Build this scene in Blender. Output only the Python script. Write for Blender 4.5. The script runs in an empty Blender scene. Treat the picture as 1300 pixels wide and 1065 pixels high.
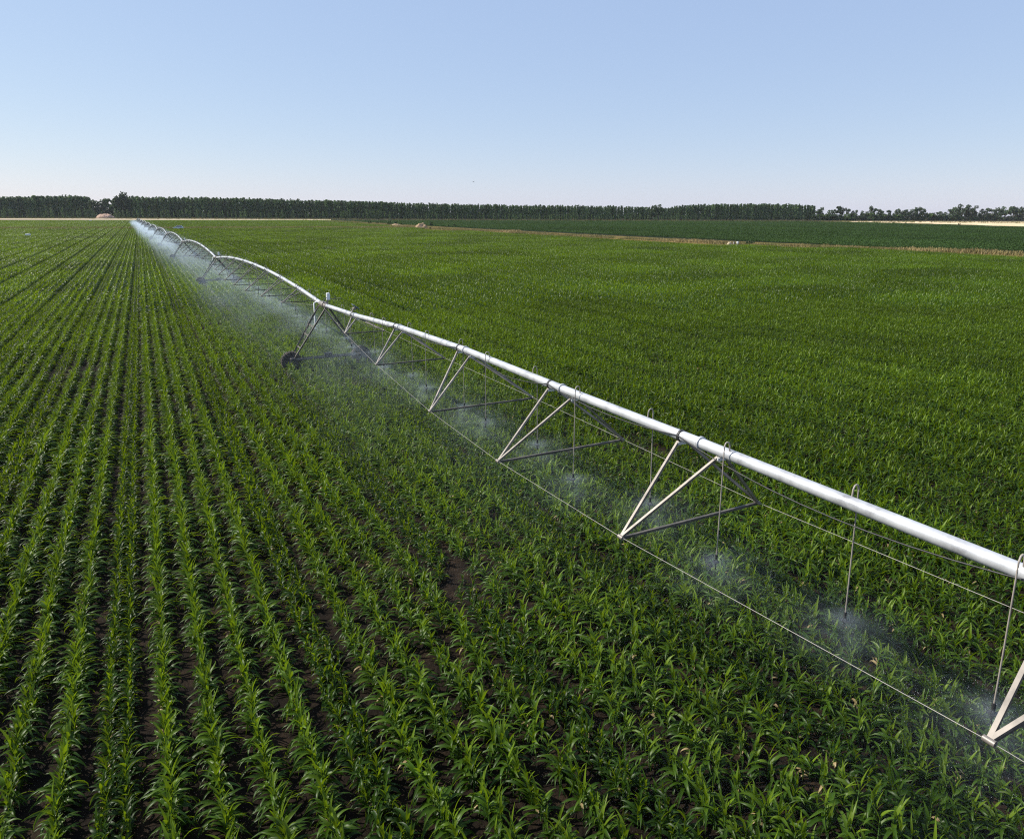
import bpy, math, random
import numpy as np
from mathutils import Vector, Matrix, noise as mnoise

R = math.radians
sc = bpy.context.scene
C = sc.collection

# ------------------------------------------------------------------ camera
H, F, CX, CY = 9.25, 900.0, 650.0, 487.5          # drone height, focal length and centre in photo pixels
YAW, PITCH, ROLL = R(28.26), R(13.57), R(0.2)
fw = np.array([math.sin(YAW)*math.cos(PITCH), math.cos(YAW)*math.cos(PITCH), -math.sin(PITCH)])
r0 = np.array([math.cos(YAW), -math.sin(YAW), 0.0])
u0 = np.cross(r0, fw)
rt = math.cos(ROLL)*r0 + math.sin(ROLL)*u0
up = math.cos(ROLL)*u0 - math.sin(ROLL)*r0
cam = bpy.data.cameras.new('camera')
cam.sensor_fit = 'HORIZONTAL'; cam.sensor_width = 36.0
cam.lens = 36.0*F/1300.0
cam.shift_y = (CY-532.5)/1300.0
cam.clip_start = 0.1; cam.clip_end = 6000
co = bpy.data.objects.new('camera', cam); C.objects.link(co)
co.matrix_world = Matrix(((rt[0], up[0], -fw[0], 0), (rt[1], up[1], -fw[1], 0), (rt[2], up[2], -fw[2], H), (0, 0, 0, 1)))
sc.camera = co

# ------------------------------------------------------------------ sky, sun, exposure
SUN_AZ, SUN_EL = R(-50), R(43)                   # azimuth from +Y towards +X
world = bpy.data.worlds.new('World'); sc.world = world; world.use_nodes = True
wn = world.node_tree; wn.nodes.clear()
sky = wn.nodes.new('ShaderNodeTexSky'); sky.sky_type = 'NISHITA'; sky.sun_disc = False
sky.sun_elevation = SUN_EL; sky.sun_rotation = SUN_AZ
sky.altitude = 80; sky.air_density = 1.0; sky.dust_density = 0.3; sky.ozone_density = 3.0
bg = wn.nodes.new('ShaderNodeBackground'); bg.inputs['Strength'].default_value = 0.085
wo = wn.nodes.new('ShaderNodeOutputWorld')
veil = wn.nodes.new('ShaderNodeVectorMath'); veil.operation = 'MULTIPLY_ADD'    # pale summer sky: flatter and whiter than clear air
veil.inputs[1].default_value = (.59, .48, .30); veil.inputs[2].default_value = (2.3, 3.15, 5.35)
wn.links.new(sky.outputs[0], veil.inputs[0]); wn.links.new(veil.outputs[0], bg.inputs[0]); wn.links.new(bg.outputs[0], wo.inputs[0])
sl = bpy.data.lights.new('sun', 'SUN'); sl.energy = 5.0; sl.angle = R(0.5); sl.color = (1.0, 0.94, 0.84)
so = bpy.data.objects.new('sun', sl); C.objects.link(so)
sd = Vector((math.sin(SUN_AZ)*math.cos(SUN_EL), math.cos(SUN_AZ)*math.cos(SUN_EL), math.sin(SUN_EL)))
so.rotation_euler = sd.to_track_quat('Z', 'Y').to_euler()
so.location = (-60, 60, 80)
sc.view_settings.view_transform = 'Standard'; sc.view_settings.look = 'None'
sc.view_settings.exposure = 0.5; sc.view_settings.gamma = 1.0
cy = sc.cycles
cy.max_bounces = 6; cy.diffuse_bounces = 3; cy.glossy_bounces = 2; cy.transmission_bounces = 4
cy.volume_bounces = 1; cy.transparent_max_bounces = 8
cy.volume_max_steps = 512
cy.use_denoising = False; cy.filter_width = 1.15

# ------------------------------------------------------------------ helpers
def ground(x, y, z=0.0):
    d = fw + (x-CX)/F*rt - (y-CY)/F*up
    t = (z-H)/d[2]
    return np.array([t*d[0], t*d[1], z])
def horizon(x):                                   # photo row of the horizon at column x
    lo, hi = 200.0, 400.0
    for _ in range(40):
        m = (lo+hi)/2
        d = fw + (x-CX)/F*rt - (m-CY)/F*up
        if d[2] > 0: lo = m
        else: hi = m
    return lo
def pixel(P):                                     # (n,3) -> photo pixel + depth
    d = np.asarray(P, float) - np.array([0, 0, H])
    z = d@fw
    zs = np.where(np.abs(z) < 1e-6, 1e-6, z)
    return CX + F*(d@rt)/zs, CY - F*(d@up)/zs, z
def prop(o, label=None, cat=None, group=None, kind=None):
    if label: o['label'] = label
    if cat: o['category'] = cat
    if group: o['group'] = group
    if kind: o['kind'] = kind
    return o
def link(name, data, parent=None):
    o = bpy.data.objects.new(name, data); C.objects.link(o)
    if parent is not None: o.parent = parent
    return o
def empty(name, loc, rz=0.0):
    o = link(name, None); o.location = loc; o.rotation_euler = (0, 0, rz)
    o.empty_display_size = 0.2
    return o
class MB:
    def __init__(s): s.v = []; s.f = []; s.c = []; s.smooth = []
    def add(s, v, f, c=None, smooth=False):
        b = len(s.v)
        s.v.extend([tuple(p) for p in v]); s.f.extend([tuple(i+b for i in q) for q in f])
        s.c.extend([c if c is not None else 0.5]*len(v)); s.smooth.extend([smooth]*len(f))
    def tube(s, pts, r, n=8, caps=True):
        pts = [np.array(p, float) for p in pts]
        rr = r if hasattr(r, '__len__') else [r]*len(pts)
        v = []; f = []
        prev = None
        for i, p in enumerate(pts):
            t = pts[min(i+1, len(pts)-1)] - pts[max(i-1, 0)]
            t = t/np.linalg.norm(t)
            if prev is None:
                a = np.array([0, 0, 1.0]) if abs(t[2]) < 0.9 else np.array([1.0, 0, 0])
            else: a = prev
            a = a - t*(a@t); a /= np.linalg.norm(a); prev = a
            b = np.cross(t, a)
            for k in range(n):
                w = 2*math.pi*k/n
                v.append(p + rr[i]*(math.cos(w)*a + math.sin(w)*b))
        for i in range(len(pts)-1):
            for k in range(n):
                f.append((i*n+k, i*n+(k+1) % n, (i+1)*n+(k+1) % n, (i+1)*n+k))
        s.add(v, f, smooth=n > 4)
        if caps:
            s.add(v[:n], [tuple(range(n))[::-1]]); s.add(v[-n:], [tuple(range(n))])
    def box(s, c, h, rot=None, bevel=0.0):
        c = np.array(c, float); M = np.eye(3) if rot is None else np.array(rot)
        if bevel <= 0:
            v = [c + M@np.array([x*h[0], y*h[1], z*h[2]]) for x in (-1, 1) for y in (-1, 1) for z in (-1, 1)]
            f = [(0, 1, 3, 2), (4, 6, 7, 5), (0, 4, 5, 1), (2, 3, 7, 6), (0, 2, 6, 4), (1, 5, 7, 3)]
            s.add(v, f); return
        b = bevel; v = []; n = 8
        for z, k in ((-h[2], b), (-h[2]+b, 0), (h[2]-b, 0), (h[2], b)):
            for (sx, sy) in ((1, 1), (-1, 1), (-1, -1), (1, -1)):
                e1 = np.array([sx*(h[0]-k), sy*(h[1]-b-k), z]); e2 = np.array([sx*(h[0]-b-k), sy*(h[1]-k), z])
                for e in ((e1, e2) if sx*sy > 0 else (e2, e1)): v.append(c + M@e)
        f = [tuple(range(n))[::-1], tuple(range(3*n, 4*n))]
        for i in range(3):
            for k in range(n): f.append((i*n+k, i*n+(k+1) % n, (i+1)*n+(k+1) % n, (i+1)*n+k))
        s.add(v, f)
    def angle(s, a, b, w=0.03, t=0.006, side=(0, 0, 1)):   # L-section steel bar from a to b
        a = np.array(a, float); b = np.array(b, float); d = b-a; d /= np.linalg.norm(d)
        e1 = np.array(side, float); e1 = e1 - d*(e1@d); e1 /= np.linalg.norm(e1); e2 = np.cross(d, e1)
        prof = [(0, 0), (w, 0), (w, t), (t, t), (t, w), (0, w)]
        v = [p + (x-w*.3)*e1 + (y-w*.3)*e2 for p in (a, b) for x, y in prof]
        n = 6
        f = [(k, (k+1) % n, n+(k+1) % n, n+k) for k in range(n)] + [tuple(range(n))[::-1], tuple(range(n, 2*n))]
        s.add(v, f)
    def ico(s, c, r, sub=1, jit=0.0, squash=(1, 1, 1), rnd=random):
        import bmesh
        bm = bmesh.new(); bmesh.ops.create_icosphere(bm, subdivisions=sub, radius=1.0)
        v = []
        for q in bm.verts:
            k = 1+jit*(rnd.random()-.5)*2
            v.append((c[0]+q.co.x*r*k*squash[0], c[1]+q.co.y*r*k*squash[1], c[2]+q.co.z*r*k*squash[2]))
        f = [tuple(x.index for x in q.verts) for q in bm.faces]; bm.free()
        s.add(v, f, smooth=True)
    def mesh(s, name, mat, col=False):
        m = bpy.data.meshes.new(name); m.from_pydata([tuple(map(float, p)) for p in s.v], [], s.f)
        if any(s.smooth): m.polygons.foreach_set('use_smooth', s.smooth)
        if col:
            at = m.attributes.new('tint', 'FLOAT', 'POINT'); at.data.foreach_set('value', np.array(s.c, np.float32))
        m.materials.append(mat); m.update()
        return m
    def build(s, name, mat, parent=None, col=False):
        return link(name, s.mesh(name, mat, col), parent)
def np_mesh(name, v, f, mat, tint=None):          # quads, numpy arrays
    m = bpy.data.meshes.new(name); v = np.asarray(v, np.float32); f = np.asarray(f, np.int32)
    m.vertices.add(len(v)); m.vertices.foreach_set('co', v.ravel())
    k = f.shape[1]
    m.loops.add(f.size); m.loops.foreach_set('vertex_index', f.ravel())
    m.polygons.add(len(f)); m.polygons.foreach_set('loop_start', np.arange(0, f.size, k, dtype=np.int32))
    m.update(calc_edges=True)
    if tint is not None:
        at = m.attributes.new('tint', 'FLOAT', 'POINT'); at.data.foreach_set('value', np.asarray(tint, np.float32))
    m.materials.append(mat); return m

# ------------------------------------------------------------------ materials
def new_mat(name):
    m = bpy.data.materials.new(name); m.use_nodes = True
    nt = m.node_tree; nt.nodes.clear()
    return m, nt, nt.nodes.new('ShaderNodeOutputMaterial')
def node(nt, typ, **kw):
    n = nt.nodes.new(typ)
    for k, v in kw.items(): setattr(n, k, v)
    return n
def ramp(nt, stops, fac=None):
    n = nt.nodes.new('ShaderNodeValToRGB'); e = n.color_ramp.elements
    while len(e) < len(stops): e.new(0.5)
    for q, (p, c) in zip(e, stops): q.position = p; q.color = (*c, 1)
    if fac is not None: nt.links.new(fac, n.inputs[0])
    return n
def noise_tex(nt, scale, detail=4, rough=0.55, coords='pos', stretch=None):
    if coords == 'pos': g = nt.nodes.new('ShaderNodeNewGeometry'); src = g.outputs['Position']
    else: g = nt.nodes.new('ShaderNodeTexCoord'); src = g.outputs['Object']
    if stretch:
        mp = nt.nodes.new('ShaderNodeMapping'); mp.inputs['Scale'].default_value = stretch
        if len(stretch) > 3: pass
        nt.links.new(src, mp.inputs[0]); src = mp.outputs[0]
    n = nt.nodes.new('ShaderNodeTexNoise'); n.inputs['Scale'].default_value = scale
    n.inputs['Detail'].default_value = detail; n.inputs['Roughness'].default_value = rough
    nt.links.new(src, n.inputs['Vector'])
    return n
def surf(name, cols, scale, rough=0.8, bump=0.0, bscale=None, metallic=0.0, spec=0.5, detail=5, coords='pos', stretch=None, rvar=0.0):
    m, nt, out = new_mat(name)
    b = nt.nodes.new('ShaderNodeBsdfPrincipled')
    n = noise_tex(nt, scale, detail, 0.6, coords, stretch)
    k = len(cols); lo, hi = 0.3, 0.7
    rp = ramp(nt, [(lo+(hi-lo)*i/(k-1) if k > 1 else .5, c) for i, c in enumerate(cols)], n.outputs['Fac'])
    nt.links.new(rp.outputs[0], b.inputs['Base Color'])
    b.inputs['Roughness'].default_value = rough; b.inputs['Metallic'].default_value = metallic
    b.inputs['Specular IOR Level'].default_value = spec
    if rvar:
        mr = nt.nodes.new('ShaderNodeMapRange'); mr.inputs['To Min'].default_value = rough-rvar; mr.inputs['To Max'].default_value = rough+rvar
        nt.links.new(n.outputs['Fac'], mr.inputs['Value']); nt.links.new(mr.outputs[0], b.inputs['Roughness'])
    if bump:
        n2 = noise_tex(nt, bscale or scale*3, 6, 0.65, coords, stretch)
        bp = nt.nodes.new('ShaderNodeBump'); bp.inputs['Strength'].default_value = 1.0; bp.inputs['Distance'].default_value = bump
        nt.links.new(n2.outputs['Fac'], bp.inputs['Height']); nt.links.new(bp.outputs[0], b.inputs['Normal'])
    nt.links.new(b.outputs[0], out.inputs[0])
    return m
def leaf_mat(name, dark, mid, light, trans, tfac=0.35, rough=0.4, spec=0.5, vary=0.25, vscale=0.08, dry=False, rv=.15):
    """leaf: colour by the leaf's own age (tint), slow field-scale vigour noise, random per plant, light through the blade"""
    m, nt, out = new_mat(name); L = nt.links.new
    at = node(nt, 'ShaderNodeAttribute', attribute_name='tint')
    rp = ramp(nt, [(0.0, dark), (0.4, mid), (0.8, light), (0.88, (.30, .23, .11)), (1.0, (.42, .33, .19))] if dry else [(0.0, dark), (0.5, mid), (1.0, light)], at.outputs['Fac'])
    n = noise_tex(nt, vscale, 3, 0.6)
    mr = nt.nodes.new('ShaderNodeMapRange'); mr.inputs['From Min'].default_value = .3; mr.inputs['From Max'].default_value = .7
    mr.inputs['To Min'].default_value = 1-vary; mr.inputs['To Max'].default_value = 1+vary
    L(n.outputs['Fac'], mr.inputs['Value'])
    oi = nt.nodes.new('ShaderNodeObjectInfo')
    mr2 = nt.nodes.new('ShaderNodeMapRange'); mr2.inputs['To Min'].default_value = 1-rv; mr2.inputs['To Max'].default_value = 1+rv
    L(oi.outputs['Random'], mr2.inputs['Value'])
    mu = node(nt, 'ShaderNodeMath', operation='MULTIPLY'); L(mr.outputs[0], mu.inputs[0]); L(mr2.outputs[0], mu.inputs[1])
    hs = nt.nodes.new('ShaderNodeHueSaturation'); L(rp.outputs[0], hs.inputs['Color']); L(mu.outputs[0], hs.inputs['Value'])
    b = nt.nodes.new('ShaderNodeBsdfPrincipled'); L(hs.outputs[0], b.inputs['Base Color'])
    b.inputs['Roughness'].default_value = rough; b.inputs['Specular IOR Level'].default_value = spec
    if tfac > 0:
        t = nt.nodes.new('ShaderNodeBsdfTranslucent')
        mx = node(nt, 'ShaderNodeMix', data_type='RGBA', blend_type='MULTIPLY'); mx.inputs[0].default_value = 1
        hs2 = nt.nodes.new('ShaderNodeHueSaturation'); hs2.inputs['Color'].default_value = (*trans, 1); L(mu.outputs[0], hs2.inputs['Value'])
        L(hs2.outputs[0], t.inputs['Color'])
        ms = nt.nodes.new('ShaderNodeMixShader'); ms.inputs[0].default_value = tfac
        L(b.outputs[0], ms.inputs[1]); L(t.outputs[0], ms.inputs[2]); L(ms.outputs[0], out.inputs[0])
    else: L(b.outputs[0], out.inputs[0])
    return m

M = {}
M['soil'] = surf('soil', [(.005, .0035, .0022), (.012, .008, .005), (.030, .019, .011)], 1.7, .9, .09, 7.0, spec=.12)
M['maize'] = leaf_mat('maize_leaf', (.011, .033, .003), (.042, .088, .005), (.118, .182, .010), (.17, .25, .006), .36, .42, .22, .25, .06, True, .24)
M['stalk'] = leaf_mat('maize_stalk', (.05, .10, .02), (.07, .14, .03), (.12, .2, .04), (.1, .2, .03), 0, .45)
M['straw'] = surf('stubble', [(.50, .36, .19), (.62, .47, .27), (.72, .57, .36)], .05, .9, .03, 6)
M['track'] = surf('dirt_track', [(.42, .34, .22), (.55, .46, .31)], .08, .95, .02, 4, spec=.1)
M['verge'] = surf('verge_soil', [(.05, .07, .015), (.14, .105, .035), (.24, .16, .06)], .09, .95, .05, 2, spec=.02)
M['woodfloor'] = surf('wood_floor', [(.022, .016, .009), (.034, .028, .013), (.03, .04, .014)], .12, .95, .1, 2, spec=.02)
M['drygrass'] = leaf_mat('dry_grass', (.07, .10, .025), (.22, .18, .07), (.42, .31, .15), (.3, .25, .1), .2, .7, .2)
M['bean'] = leaf_mat('bean_leaf', (.014, .034, .006), (.034, .068, .014), (.052, .092, .020), (.05, .1, .012), .15, .75, .15, .18, .01)
M['poplar'] = leaf_mat('poplar_leaf', (.022, .046, .016), (.060, .104, .038), (.13, .19, .066), (.08, .13, .03), .22, .6, .2, .35, .12, rv=.4)
M['sapling'] = leaf_mat('sapling_leaf', (.045, .08, .024), (.09, .145, .045), (.14, .20, .07), (.12, .19, .05), .25, .6, .2, .25, .1, rv=.35)
M['broad'] = leaf_mat('broadleaf', (.024, .043, .019), (.050, .080, .036), (.085, .12, .056), (.07, .11, .03), .2, .6, .2, .3, .1, rv=.35)
M['bark'] = surf('bark', [(.06, .05, .04), (.14, .12, .10)], 1.5, .9, .02, 12, coords='obj')
M['galv'] = surf('galvanised_pipe', [(.26, .26, .27), (.44, .45, .46), (.52, .53, .54), (.60, .60, .60)], 2.2, .38, .0015, 30, .25, rvar=.12, detail=8)
M['steel'] = surf('galvanised_steel', [(.12, .105, .09), (.23, .205, .175), (.31, .275, .235)], 2.5, .45, 0, None, .35, rvar=.12, detail=7)
M['shaded_steel'] = surf('galvanised_steel_shaded', [(.05, .045, .04), (.10, .09, .075), (.17, .145, .115)], 2.5, .6, 0, None, .2, rvar=.1, detail=7)  # same steel, darker: shade on legs, base beam and braces put into its colour
M['rod'] = surf('steel_rod', [(.20, .19, .17), (.30, .28, .25)], 1.2, .5, 0, None, .3)
M['black'] = surf('black_rubber', [(.012, .012, .013), (.03, .03, .032)], 5, .55)
M['tyre'] = surf('tyre_rubber', [(.015, .013, .012), (.035, .028, .022), (.07, .05, .035)], 4, .85, .01, 20)
M['hose'] = surf('grey_hose', [(.24, .21, .18), (.36, .32, .27)], 3, .5)
M['white'] = surf('white_paint', [(.74, .75, .75), (.82, .82, .81)], 3, .4)
M['blue'] = surf('panel_blue', [(.10, .13, .22), (.20, .25, .36)], 6, .3)
M['earth'] = surf('heap_earth', [(.24, .15, .09), (.34, .23, .13), (.42, .30, .19)], .6, .95, .15, 2.5)
M['sand'] = surf('heap_sand', [(.36, .23, .16), (.46, .31, .22)], .3, .95, .2, 1.5)
M['carpaint'] = surf('car_paint', [(.66, .67, .68), (.72, .73, .74)], 1, .25, spec=.6)
M['glass'] = surf('car_glass', [(.02, .025, .03), (.03, .04, .05)], 1, .08, spec=.8)
M['bird'] = surf('bird_feathers', [(.05, .05, .05), (.10, .10, .10)], 8, .8)
m, nt, out = new_mat('water_drops')
b = nt.nodes.new('ShaderNodeBsdfPrincipled'); n = noise_tex(nt, 3, 2)
rp = ramp(nt, [(.3, (.75, .82, .9)), (.7, (.9, .94, 1))], n.outputs['Fac']); nt.links.new(rp.outputs[0], b.inputs['Base Color'])
b.inputs['Roughness'].default_value = .15; b.inputs['Transmission Weight'].default_value = .25; b.inputs['IOR'].default_value = 1.33
nt.links.new(b.outputs[0], out.inputs[0]); M['water'] = m

# ------------------------------------------------------------------ ground sheets (the setting)
def sheet(name, pts, z, mat):
    m = bpy.data.meshes.new(name); m.from_pydata([(p[0], p[1], z) for p in pts], [], [tuple(range(len(pts)))])
    m.materials.append(mat); m.update()
    if m.polygons[0].normal.z < 0: m.flip_normals()
    return prop(link(name, m), kind='structure')
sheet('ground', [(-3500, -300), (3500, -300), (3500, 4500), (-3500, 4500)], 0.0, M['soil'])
g = lambda x, y: ground(x, y)[:2]
sheet('stubble_field', [g(1030, 281.2), g(1110, 281.0), g(1320, 281.6), ground(1700, 284)[:2], ground(1700, 303)[:2], g(1300, 288.3), g(1180, 284.6)], .008, M['straw'])
sheet('verge', [g(440, 280.6), g(560, 288.2), g(640, 292.4), g(780, 299.6), g(900, 305.2), g(1050, 311.2), g(1180, 316.4), g(1310, 321.2), g(1700, 338), g(1700, 348), g(1310, 328.0), g(1180, 322.4), g(1050, 317.6), g(900, 312.4), g(780, 305.8), g(640, 297.8), g(540, 292.6), g(420, 282.2)], .012, M['verge'])
sheet('dirt_track', [g(-500, 277.2), g(160, 277.9), g(420, 278.6), g(420, 279.6), g(160, 279.3), g(-500, 278.5)], .012, M['track'])
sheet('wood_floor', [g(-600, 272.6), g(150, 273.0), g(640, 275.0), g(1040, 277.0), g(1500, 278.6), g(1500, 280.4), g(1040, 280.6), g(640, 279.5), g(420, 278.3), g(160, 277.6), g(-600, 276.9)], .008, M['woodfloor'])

# ------------------------------------------------------------------ instancing for the uncountable crop (one object each)
def scatter(name, pts, idx, rot, scl, variants, label=None):
    """one 'stuff' object: points that carry rotation, size and variant, and a node tree that sets a plant on each"""
    col = bpy.data.collections.new(name+'_kinds')
    for v in variants: col.objects.link(v)
    me = bpy.data.meshes.new(name); me.vertices.add(len(pts)); me.vertices.foreach_set('co', np.asarray(pts, np.float32).ravel())
    a = me.attributes.new('pick', 'INT', 'POINT'); a.data.foreach_set('value', np.asarray(idx, np.int32))
    a = me.attributes.new('turn', 'FLOAT_VECTOR', 'POINT'); a.data.foreach_set('vector', np.asarray(rot, np.float32).ravel())
    a = me.attributes.new('size', 'FLOAT_VECTOR', 'POINT'); a.data.foreach_set('vector', np.asarray(scl, np.float32).ravel())
    o = prop(link(name, me), label, None, None, 'stuff')
    ng = bpy.data.node_groups.new(name, 'GeometryNodeTree')
    ng.interface.new_socket('Geometry', in_out='INPUT', socket_type='NodeSocketGeometry')
    ng.interface.new_socket('Geometry', in_out='OUTPUT', socket_type='NodeSocketGeometry')
    gi = ng.nodes.new('NodeGroupInput'); go = ng.nodes.new('NodeGroupOutput')
    ci = ng.nodes.new('GeometryNodeCollectionInfo'); ci.inputs['Collection'].default_value = col
    ci.inputs['Separate Children'].default_value = True; ci.inputs['Reset Children'].default_value = True
    ip = ng.nodes.new('GeometryNodeInstanceOnPoints'); ip.inputs['Pick Instance'].default_value = True
    def attr(nm, t):
        n = ng.nodes.new('GeometryNodeInputNamedAttribute'); n.data_type = t; n.inputs['Name'].default_value = nm; return n.outputs['Attribute']
    e2r = ng.nodes.new('FunctionNodeEulerToRotation')
    l = ng.links.new
    l(gi.outputs[0], ip.inputs['Points']); l(ci.outputs[0], ip.inputs['Instance'])
    l(attr('pick', 'INT'), ip.inputs['Instance Index']); l(attr('turn', 'FLOAT_VECTOR'), e2r.inputs[0]); l(e2r.outputs[0], ip.inputs['Rotation'])
    l(attr('size', 'FLOAT_VECTOR'), ip.inputs['Scale']); l(ip.outputs[0], go.inputs[0])
    md = o.modifiers.new(name, 'NODES'); md.node_group = ng
    return o
def source(name, mesh): return bpy.data.objects.new(name, mesh)

# ------------------------------------------------------------------ maize
def leaf_strip(base, az, length, e0, e1, W, segs, fold, twist, rnd, sag=1.0):
    """one blade: rises at e0, bends over to e1, folded along the midrib"""
    P = np.array(base, float); v = []; f = []
    ca, sa = math.cos(az), math.sin(az)
    curl = rnd.uniform(-.9, .9)
    for i in range(segs+1):
        t = i/segs
        e = e0 + (e1-e0)*(t**sag)
        a2 = az + curl*t*t
        d = np.array([math.cos(a2)*math.cos(e), math.sin(a2)*math.cos(e), math.sin(e)])
        if i: P = P + d*length/segs
        side = np.array([-math.sin(a2), math.cos(a2), 0.0]); nrm = np.cross(d, side)
        q = twist*t
        side = side*math.cos(q) + nrm*math.sin(q); nrm = np.cross(d, side)
        w = W*min(1.0, .45+2.6*t)*max(0.0, 1-t**2.4)
        if i == segs: w = W*.04
        if fold: v += [P+side*w+nrm*w*.35, P.copy(), P-side*w+nrm*w*.35]
        else: v += [P+side*w, P-side*w]
    n = 3 if fold else 2
    for i in range(segs):
        for k in range(n-1): f.append((i*n+k, i*n+k+1, (i+1)*n+k+1, (i+1)*n+k))
    return v, f
def maize(rnd, segs=6, fold=True, leaves=12, size=1.0, wide=1.0):
    lf, st = MB(), MB()
    az0 = rnd.uniform(0, math.pi*2); hgt = .33*size*rnd.uniform(.85, 1.15)
    lean = np.array([rnd.uniform(-.06, .06), rnd.uniform(-.06, .06), 0])
    for i in range(leaves):
        t = i/(leaves-1)
        dead = t < .3 and rnd.random() < .11
        az = az0 + math.pi*i + rnd.uniform(-.55, .55)
        zb = .03+hgt*(t**1.1)
        base = lean*zb + np.array([0, 0, zb])
        if t < .8:
            L = size*(.20+.31*math.sin(math.pi*min(1, .25+t*.8)))*rnd.uniform(.8, 1.2)
            e0 = R(54+24*t+rnd.uniform(-10, 10)); e1 = R(-70+62*t+rnd.uniform(-22, 22))
            if rnd.random() < .12: e1 = R(-85)
        else:
            L = size*rnd.uniform(.28, .42); e0 = R(82+rnd.uniform(-6, 6)); e1 = R(45+rnd.uniform(-20, 15))
        if dead: L *= .6
        W = .033*wide*size*(1.0 if t < .8 else .8)*rnd.uniform(.85, 1.15)
        v, f = leaf_strip(base, az, L, e0, e1, W, segs, fold, rnd.uniform(-1.3, 1.3), rnd, 1.15)
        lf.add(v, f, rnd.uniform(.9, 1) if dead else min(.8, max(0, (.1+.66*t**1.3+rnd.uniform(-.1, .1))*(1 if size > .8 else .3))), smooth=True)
    st.tube([(0, 0, -.03), lean*hgt*.5+np.array([0, 0, hgt*.55]), lean*hgt+np.array([0, 0, hgt+.1*size])], [.014*size, .013*size, .006*size], 6)
    return lf, st
rnd = random.Random(11)
PERIOD = 3.73; STRONG = (.783, 1.505, PERIOD-1.505, PERIOD-.783); WEAK = (-.152, .152)
ROW0 = -1.035; SLOPE = .0195; Y00 = 13.1               # centre line of a narrow pair; rows run just off the machine's axis
ROW_ANG = -math.atan(SLOPE)
full_m = []; small_m = []
for i in range(8):
    full_m.append(tuple(b for b in maize(random.Random(100+i))))
for i in range(4):
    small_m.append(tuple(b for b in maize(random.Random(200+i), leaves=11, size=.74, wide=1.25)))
def thin(x, y):                                        # weak places in the stand
    a = mnoise.noise(Vector((x*.16+7, y*.16, 1.3))); b_ = mnoise.noise(Vector((x*.55, y*.55, 8.1)))
    near = max(0, min(1, 1-(y-14)/22)) * max(0, min(1, (x-2.0)/3))
    return a*.7+b_*.5 - .05*near
def in_view(x, y, z, mx=60, my=90):
    px, py, d = pixel(np.array([[x, y, z]])); return d[0] > 3 and -mx < px[0] < 1300+mx and py[0] < 1065+my
plants = []
rng = random.Random(5)
NEARD = 62.0
for band in range(-40, 60):
    for kind, offs in (('full', STRONG), ('small', WEAK)):
        for off in offs:
            X0 = ROW0 + band*PERIOD + off
            y = -25.0 + rng.uniform(0, .2)
            while y < 80:
                x = X0 + SLOPE*(y-Y00)
                dep = x*fw[0]+y*fw[1]+H*(-fw[2])*1.0
                step = (.128 if kind == 'full' else .135)*rng.uniform(.75, 1.3)
                if 3 < dep < NEARD:
                    px = CX + F*(x*rt[0]+y*rt[1])/dep
                    if -90 < px < 1390 and in_view(x, y, .3):
                        th = thin(x, y)
                        keep = not ((th < -.5 and rng.random() < .42) or (kind == 'small' and th < -.4 and rng.random() < .4) or rng.random() < .035)
                        if keep:
                            s = (.94+.24*max(-1, min(.8, th*1.3)))*rng.uniform(.78, 1.2)
                            plants.append((dep, kind, x+rng.gauss(0, .028+.06*max(0, min(1, (x-1)/5))), y, s, rng.uniform(0, 6.283), px))
                y += step
plants.sort(key=lambda p: p[0])
# the three hundred that show largest stand as plants of their own
nfull = 0; solo = []; rest = []
lists = {'full': [(lf.mesh('foliage', M['maize'], True), st.mesh('stalk', M['stalk'], True)) for lf, st in full_m],
         'small': [(lf.mesh('foliage', M['maize'], True), st.mesh('stalk', M['stalk'], True)) for lf, st in small_m]}
for p in plants:
    if len(solo) < 300 and 5 < p[6] < 1295 and in_view(p[2], p[3], .35, 0, 5): solo.append(p)
    else: rest.append(p)
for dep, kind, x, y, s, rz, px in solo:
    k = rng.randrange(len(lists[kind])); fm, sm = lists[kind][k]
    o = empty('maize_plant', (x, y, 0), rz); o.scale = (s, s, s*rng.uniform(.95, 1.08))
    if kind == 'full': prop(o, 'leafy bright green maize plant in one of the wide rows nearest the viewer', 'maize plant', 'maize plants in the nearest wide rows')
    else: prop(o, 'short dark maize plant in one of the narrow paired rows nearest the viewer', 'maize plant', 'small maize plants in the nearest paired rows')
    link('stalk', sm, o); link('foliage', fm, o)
# everything else of the crop: one object
var = []
def joined(name, fm, sm):
    a = [fm, sm]; v = []; f = []; t = []; mi = []
    for q, me in enumerate(a):
        b0 = len(v); v += [tuple(x.co) for x in me.vertices]; t += [d.value for d in me.attributes['tint'].data]
        for p in me.polygons: f.append(tuple(i+b0 for i in p.vertices)); mi.append(q)
    m = bpy.data.meshes.new(name); m.from_pydata(v, [], f)
    m.materials.append(M['maize']); m.materials.append(M['stalk']); m.polygons.foreach_set('material_index', mi)
    m.polygons.foreach_set('use_smooth', [True]*len(f))
    at = m.attributes.new('tint', 'FLOAT', 'POINT'); at.data.foreach_set('value', t); m.update(); return m
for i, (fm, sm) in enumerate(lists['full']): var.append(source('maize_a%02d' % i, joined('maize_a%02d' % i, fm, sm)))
for i, (fm, sm) in enumerate(lists['small']): var.append(source('maize_b%02d' % i, joined('maize_b%02d' % i, fm, sm)))
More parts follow.
